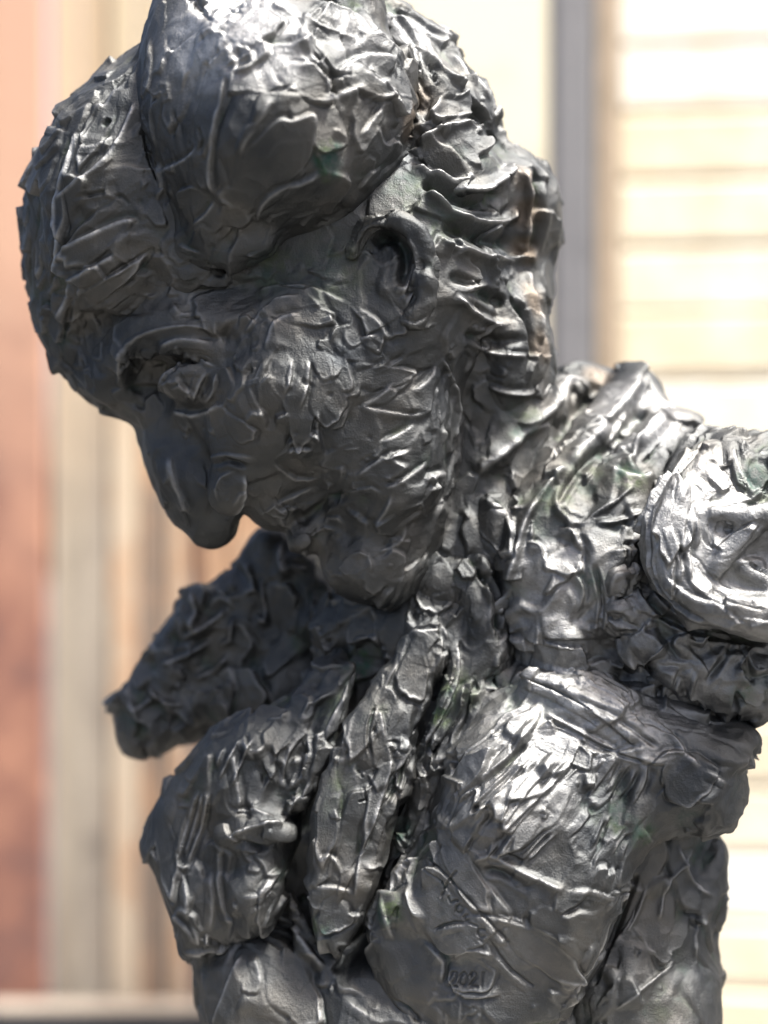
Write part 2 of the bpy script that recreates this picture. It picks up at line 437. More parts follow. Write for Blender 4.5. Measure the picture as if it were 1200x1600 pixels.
bvh = BVHTree.FromPolygons([tuple(v) for v in CV.tolist()], [tuple(q) for q in CQ.tolist()])
print('coarse quads', len(CQ))

# gather every vertex of the bust in modelling units
spans = {}; Ps = []; Ns = []; n0 = 0
for nm, o in meshes.items():
    me = o.data; n = len(me.vertices)
    a = np.empty(n * 3, np.float32); me.vertices.foreach_get('co', a); a = a.reshape(-1, 3)
    b = np.empty(n * 3, np.float32); me.vertex_normals.foreach_get('vector', b); b = b.reshape(-1, 3)
    Ps.append(np.stack([a[:, 0] / S + 600, 800 - (a[:, 2] - H0) / S, -a[:, 1] / S], 1))
    Ns.append(np.stack([b[:, 0], -b[:, 2], -b[:, 1]], 1))
    spans[nm] = (n0, n0 + n); n0 += n
P = np.concatenate(Ps); N = np.concatenate(Ns)
print('verts', len(P))
HT = np.zeros(len(P), np.float32); WEAR_SHEEN = np.zeros(len(P), np.float32)
CS = 24.0
key = np.floor(P / CS).astype(np.int64) + 200
code = (key[:, 0] * 1000 + key[:, 1]) * 1000 + key[:, 2]
order = np.argsort(code, kind='stable'); sc_ = code[order]
ucode, ustart = np.unique(sc_, return_index=True); uend = np.append(ustart[1:], len(sc_))
cellmap = {int(c): (int(a), int(b)) for c, a, b in zip(ucode, ustart, uend)}
def near(lo, hi):
    a = np.floor(np.array(lo) / CS).astype(int) + 200; b = np.floor(np.array(hi) / CS).astype(int) + 200
    out = []
    for i in range(a[0], b[0] + 1):
        for j in range(a[1], b[1] + 1):
            base = (i * 1000 + j) * 1000
            for k in range(a[2], b[2] + 1):
                r = cellmap.get(base + k)
                if r: out.append(order[r[0]:r[1]])
    return np.concatenate(out) if out else np.zeros(0, int)

CAMP = Vector((600, 800, D))
def cast(x, y):
    d = (Vector((x, y, 0)) - CAMP).normalized()
    loc, nrm, i, dist = bvh.ray_cast(CAMP, d)
    if loc is None:
        loc, nrm, i, dist = bvh.find_nearest(Vector((x, y, 0)))
    n = np.array(nrm)
    if n[2] < 0 and dist is not None: n = -n if np.dot(n, np.array(d)) > 0 else n
    return np.array(loc), n

def sstep(x): x = np.clip(x, 0, 1); return x * x * (3 - 2 * x)

def dab(c, n, tdir, L, W, lift, tilt, flat, lip, streak=0.0, sharp=3.0):
    """one smear of clay pressed on: a plate with a torn edge, a raised far end and faint tool lines"""
    t = tdir - n * np.dot(tdir, n); ln = np.linalg.norm(t)
    if ln < 1e-3: return
    t /= ln; b = np.cross(n, t)
    r_ = max(L, W) * 1.35
    I = near(c - r_, c + r_)
    if not len(I): return
    d = P[I] - c
    u, v, w_ = d @ t, d @ b, d @ n
    rr = np.sqrt((u / L) ** 2 + (v / W) ** 2)
    ok = (rr < 1.5) & (np.abs(w_) < 0.6 * r_) & ((N[I] @ n) > 0.15)
    I = I[ok]
    if len(I) < 6: return
    u, v, w_, rr = u[ok], v[ok], w_[ok], rr[ok]
    th = np.arctan2(v / W, u / L); ph = rng.uniform(0, 6.28, 3)
    rr = rr * (1 + 0.13 * np.sin(2 * th + ph[0]) + 0.09 * np.sin(3 * th + ph[1]) + 0.05 * np.sin(7 * th + ph[2]))
    m_ = min(L, W)
    e = (1 - rr) * m_
    end = 0.5 + 0.5 * np.cos(th)
    sf = sharp + (1 - end) ** 1.5 * 0.55 * m_
    m = sstep(e / sf + 0.35)
    hh = HT[I]
    mean = np.average(hh, weights=m + 1e-4)
    tgt = mean + lift * 0.4 + tilt * np.clip(u / L, -1, 1.1) - np.clip(flat * (w_ - np.average(w_, weights=m + 1e-4)), -4, 4)
    # hollow across, like a finger or palette knife
    tgt = tgt + 0.06 * m_ * ((v / W) ** 2 - 0.4) * 0.5
    if streak: tgt = tgt + streak * np.sin(v * 0.9 + ph[0] * 3 + 1.5 * np.sin(u * 0.03 + ph[1])) * (0.6 + 0.4 * np.sin(v * 0.31 + ph[2]))
    hh = hh * (1 - m) + tgt * m
    l = np.exp(-((e - 1.4) / (sharp * 0.8)) ** 2) * (end ** 3) * lip * 0.55
    g = np.exp(-((e + sharp) / (sharp * 0.8)) ** 2) * (0.35 + 0.65 * end) * lip * 0.55
    HT[I] = hh + l - g
    WEAR_SHEEN[I] = np.maximum(WEAR_SHEEN[I] * (1 - 0.7 * m), l / 4.5)

def poly3(s, soft=True):
    pts = P2(s)
    # resample in the picture, then cast
    out = []
    for a, b in zip(pts[:-1], pts[1:]):
        n = max(1, int(np.hypot(*(b - a)) / 14))
        for i in range(n): out.append(a + (b - a) * i / n)
    out.append(pts[-1]); out = np.array(out)
    if soft and len(out) > 4:          # soften corners
        for _ in range(2): out[1:-1] = 0.25 * out[:-2] + 0.5 * out[1:-1] + 0.25 * out[2:]
    L, Nn = [], []
    lastz = None
    for x, y in out:
        l, n = cast(x, y)
        if lastz is not None and abs(l[2] - lastz) > 90: continue
        lastz = l[2]
        L.append(l); Nn.append(n)
    return np.array(L), np.array(Nn)

def stroke(s, kind, w_, h, fall=30.0, wob=0.25):
    L, Nn = poly3(s, w_ > 1.9)
    if len(L) < 2: return
    n = Nn.mean(0); n /= np.linalg.norm(n) + 1e-9
    R_ = max(3.2 * w_, fall * 2.2 if kind == 'E' else 0) + 4
    I = near(L.min(0) - R_, L.max(0) + R_)
    if not len(I): return
    Q = P[I]; best = np.full(len(I), 1e9); side = np.zeros(len(I)); tt = np.zeros(len(I))
    ns = len(L) - 1
    for i in range(ns):
        a, b = L[i], L[i + 1]; e = b - a; l2 = e @ e + 1e-9
        t = np.clip((Q - a) @ e / l2, 0, 1)
        dv_ = Q - a - t[:, None] * e
        nn = Nn[i]
        dn = dv_ @ nn
        d = np.sqrt(np.maximum((dv_ ** 2).sum(1) - 0.85 * dn ** 2, 0))
        lf = np.cross(e, nn); lf /= np.linalg.norm(lf) + 1e-9      # points to the right of travel in a y-down frame
        m = d < best
        best[m] = d[m]; tt[m] = (i + t[m]) / ns; side[m] = (dv_ @ -lf)[m]
    ok = (best < R_) & (N[I] @ n > -0.1)
    I = I[ok]; best = best[ok]; side = side[ok]; tt = tt[ok]
    tp = sstep(np.minimum(tt, 1 - tt) * max(3.0, ns * 0.9) + 0.08)
    ph = rng.uniform(0, 6.28, 2)
    tp = tp * (1 + wob * np.sin(tt * ns * 1.9 + ph[0]) * np.sin(tt * ns * 0.7 + ph[1]))
    if kind == 'R' and w_ < 3.6 and not (len(L) < 3):
        kind = 'E'; fall = 13.0; h = h * 0.95; w_ = max(w_, 2.2)
    if kind == 'G' and w_ <= 1.85: tp = np.ones(len(I)); h = h * 0.85
    if kind == 'R':
        # sharper on one flank
        x = side / w_
        p = np.where(x > 0, np.exp(-np.abs(x) ** 1.3 * 0.9), np.exp(-(x * 1.5) ** 2))
        p = np.where(best > 0, p * np.exp(-np.maximum(best - np.abs(side), 0) ** 2 / (w_ * w_)), p)
        HT[I] += h * p * tp
        WEAR_SHEEN[I] = np.maximum(WEAR_SHEEN[I], 0.55 * sstep((p - 0.6) / 0.4) * np.clip(tp, 0, 1) * min(1, h / 7))
    elif kind == 'G':
        p = np.exp(-(best / w_) ** 2)
        q = np.exp(-((best - 1.9 * w_) / (0.7 * w_)) ** 2)
        HT[I] += (-h * p + 0.22 * h * q) * tp
    elif kind == 'E':
        sd = side
        up = np.where(sd > 0, np.exp(-(np.maximum(sd, 0) / fall)), 0) * sstep(sd / w_ + 0.5)
        dn = -0.35 * np.exp(-((sd + w_) / (w_ * 1.6)) ** 2) * (sd < w_)
        endf = np.exp(-np.maximum(best - np.abs(sd), 0) ** 2 / 90.0)
        HT[I] += h * (up + dn) * tp * endf
        WEAR_SHEEN[I] = np.maximum(WEAR_SHEEN[I], 0.85 * np.exp(-((sd - w_) / (w_ * 0.8)) ** 2) * np.clip(tp, 0, 1) * endf * min(1, h / 8))

def facet(x0, y0, x1, y1, wd, lift=3, lip=4, tilt=2, flat=0.35, streak=0.0, sharp=2.6):
    (a, na), (b, nb) = cast(x0, y0), cast(x1, y1)
    if abs(a[2] - b[2]) > 120: return
    c, nc = cast((x0 + x1) / 2, (y0 + y1) / 2)
    n = na + nb + 2 * nc; n /= np.linalg.norm(n)
    t = b - a; L = np.linalg.norm(t) / 2
    dab((a + b) / 2 * 0.4 + c * 0.6, n, t / (2 * L), max(L, 3), wd, lift, tilt, flat, lip, streak, sharp)

# directions of the modelling strokes over the surface: x, y, angle (deg, y down), length, width, lift, lip
GUIDES = [
    (60, 350, 95, 42, 13, 2.8, 2.8), (120, 200, 130, 40, 14, 2.8, 2.8), (150, 300, 140, 38, 15, 2.8, 2.8), (200, 400, 150, 34, 14, 2.8, 2.8), (90, 500, 100, 32, 13, 2.8, 2.8),
    (250, 150, 95, 40, 16, 1.6, 2.4), (350, 100, 120, 34, 20, 1.6, 2.4), (300, 280, 100, 44, 18, 1.6, 2.4), (420, 250, 100, 46, 24, 1.0, 2), (520, 80, 60, 30, 18, 5, 7),
    (600, 120, 110, 26, 16, 5, 6), (430, 350, 150, 36, 16, 1.2, 2.4), (560, 250, 110, 34, 18, 1.6, 2.4), (400, 20, 20, 30, 18, 1.6, 2.4),
    (700, 100, 50, 34, 13, 5, 6), (720, 180, 140, 34, 10, 5, 6), (740, 280, 20, 44, 12, 1.6, 1.8), (820, 350, 90, 34, 14, 2, 2), (760, 450, 20, 40, 12, 1.6, 1.8), (780, 580, 30, 36, 12, 1.6, 1.8),
    (130, 580, 50, 26, 10, 1.8, 2.2), (250, 500, 170, 28, 9, 1.8, 2.2), (330, 600, 80, 22, 9, 0.8, 2), (400, 560, 80, 24, 10, 1.8, 2.2), (480, 560, 85, 32, 12, 1.8, 2.2), (470, 650, 100, 28, 13, 1.8, 2.2),
    (600, 600, 145, 30, 11, 1.8, 2.2), (640, 700, 150, 32, 11, 1.8, 2.2), (560, 800, 150, 26, 10, 1.8, 2.2), (570, 890, 120, 22, 12, 1.2, 2.2), (270, 740, 60, 20, 10, 0.8, 2), (330, 820, 60, 18, 11, 0.8, 2), (440, 450, 170, 40, 10, 1.8, 2.2),
    (700, 600, 95, 40, 12, 1.6, 1.8), (690, 780, 110, 36, 11, 1.6, 1.8), (730, 700, 80, 40, 14, 1.6, 1.8),
    (620, 420, 70, 22, 8, 2, 3),
    (880, 640, 130, 44, 15, 3, 3), (960, 640, 110, 44, 15, 3, 3), (1040, 680, 60, 44, 15, 3, 3), (900, 760, 130, 44, 15, 3, 3), (800, 850, 100, 36, 17, 4, 3.5), (880, 880, 100, 26, 16, 6, 4), (960, 850, 20, 24, 14, 7, 5), (900, 970, 60, 26, 15, 6, 5),
    (1060, 850, 80, 34, 14, 1.8, 2.5), (1150, 720, 130, 34, 12, 1.8, 2.5), (1150, 960, 20, 40, 12, 1.8, 2.5), (1050, 1010, 50, 24, 15, 8, 6), (1130, 1060, 110, 24, 15, 8, 6), (1180, 1070, 130, 24, 15, 8, 6),
    (900, 1100, 30, 50, 12, 4, 5), (780, 1140, 130, 44, 11, 4, 5), (800, 1240, 130, 44, 10, 4, 5), (940, 1210, 125, 38, 10, 4, 5), (1090, 1210, 60, 34, 18, 3, 3), (1080, 1130, 10, 34, 14, 4, 5), (900, 1330, 130, 32, 10, 1.4, 2),
    (820, 1430, 35, 52, 20, 1.4, 2), (700, 1460, 45, 44, 20, 1.4, 2), (880, 1520, 40, 46, 16, 1.4, 2), (620, 1500, 60, 44, 20, 1.4, 2), (740, 1580, 30, 34, 18, 1.4, 2),
    (1050, 1400, 110, 50, 18, 3, 2.4), (950, 1560, 120, 44, 16, 3, 2.4), (1110, 1480, 100, 40, 16, 3, 2.4),
    (300, 1260, 105, 40, 12, 2, 2.6), (380, 1190, 105, 34, 10, 2, 2.6), (480, 1130, 110, 32, 12, 2, 2.6), (280, 1400, 70, 40, 14, 2, 2.6), (400, 1380, 120, 26, 13, 2, 2.6), (350, 1440, 80, 34, 12, 2, 2.6),
    (560, 1180, 110, 40, 14, 1.4, 2.2), (530, 1330, 95, 40, 16, 1.4, 2.2), (620, 1150, 115, 40, 12, 1.4, 2.2), (640, 1280, 115, 36, 10, 5, 5), (700, 1060, 110, 36, 9, 1.6, 1.8), (740, 980, 100, 34, 12, 1.6, 1.8), (690, 900, 130, 34, 16, 1.6, 1.8),
    (400, 1560, 90, 50, 22, 2, 2.6), (560, 1560, 80, 40, 18, 2, 2.6), (480, 1500, 50, 32, 12, 4, 4),
    (250, 1080, 140, 34, 18, 7, 5), (340, 1000, 130, 36, 18, 7, 5), (420, 900, 120, 34, 18, 7, 5), (480, 1000, 130, 30, 13, 4, 4),
]
GA = np.array(GUIDES, float)
cand = rng.permutation(len(CV))
CSP = {}; _k = 0
for nm, v_ in zip(names, coarse_V): CSP[nm] = (_k, _k + len(v_)); _k += len(v_)
QUIET = [CSP['ear']]
SEMI = [CSP['arm_stump_face']]
# coarse vertex normals
fn = np.cross(CV[CQ[:, 2]] - CV[CQ[:, 0]], CV[CQ[:, 3]] - CV[CQ[:, 1]])
CN = np.zeros_like(CV)
for k in range(4): np.add.at(CN, CQ[:, k], fn)
CN /= np.linalg.norm(CN, axis=1)[:, None] + 1e-9
if (CN[:, 2] * CV[:, 2]).sum() < 0: CN = -CN
VAMP = np.ones(len(P), np.float32)
for a_ in range(0, len(P), 100000):
    q_ = P[a_:a_ + 100000]; kx_ = D / (D - q_[:, 2]); sx_ = 600 + (q_[:, 0] - 600) * kx_; sy_ = 800 + (q_[:, 1] - 800) * kx_
    d_ = (sx_[:, None] - GA[None, :, 0]) ** 2 + (sy_[:, None] - GA[None, :, 1]) ** 2
    w8 = 1 / (d_ + 400.0) ** 2
    VAMP[a_:a_ + 100000] = 0.45 + 0.27 * (w8 * GA[None, :, 5]).sum(1) / w8.sum(1)
def crumple(wl, amp):
    # lumpy relief of hand-worked clay: lattice noise folded into soft creases
    g = rng.random((64, 64, 64)).astype(np.float32)
    q = P / wl + 500.0
    q = q + 0.35 * np.sin(q[:, [1, 2, 0]] * 1.7)
    i = np.floor(q).astype(np.int64); f = q - i; f = f * f * (3 - 2 * f)
    v = 0
    for a in (0, 1):
        for b in (0, 1):
            for c in (0, 1):
                v = v + g[(i[:, 0] + a) % 64, (i[:, 1] + b) % 64, (i[:, 2] + c) % 64] * np.abs(1 - a - f[:, 0]) * np.abs(1 - b - f[:, 1]) * np.abs(1 - c - f[:, 2])
    v = 1 - 2.6 * np.abs(v - 0.5)
    HT[:] = HT + amp * VAMP * (v - 0.6).astype(np.float32) * 1.6
def random_dabs(count, sc1, amp, minz):
    done = 0
    for i in cand[rng.permutation(len(cand))]:
        if done >= count: break
        if any(a <= i < b for a, b in QUIET): continue
        if any(a <= i < b for a, b in SEMI) and rng.random() < 0.85: continue
        n = CN[i]
        if n[2] < minz and rng.random() > 0.12: continue
        c = CV[i]
        kx = D / (D - c[2]); sx, sy = 600 + (c[0] - 600) * kx, 800 + (c[1] - 800) * kx
        if 215 < sx < 470 and 680 < sy < 870 and sc1 > 0.6 and rng.random() < 0.8: continue
        if 650 < sx < 850 and 1330 < sy < 1570 and sc1 < 1.3: continue
        d2 = (GA[:, 0] - sx) ** 2 + (GA[:, 1] - sy) ** 2
        g = GA[np.argmin(d2 * rng.uniform(0.8, 1.25, len(d2)))]
        a = math.radians(g[2] + rng.normal(0, 14) + (180 if rng.random() < 0.4 else 0))
        t = np.array([math.cos(a), math.sin(a), 0.0]) + rng.normal(0, 0.1, 3)
        q = sc1 * rng.uniform(0.6, 1.3)
        dab(c, n, t, g[3] * q * 0.62, g[4] * q * rng.uniform(0.8, 1.3), (0.8 + 0.8 * g[5]) * amp * rng.uniform(-0.35, 0.8), (1.8 + 1.3 * g[5]) * amp * rng.uniform(0.4, 1.15),
            rng.uniform(0.2, 0.8), g[6] * amp * rng.uniform(0.2, 0.8), streak=0.14 if rng.random() < 0.3 else 0.0, sharp=rng.uniform(2.0, 4.5))
        done += 1
crumple(85, 7.0); crumple(42, 2.2)
random_dabs(1400, 2.05, 1.25, -0.25)
crumple(22, 0.6)
random_dabs(450, 1.1, 1.0, -0.15)

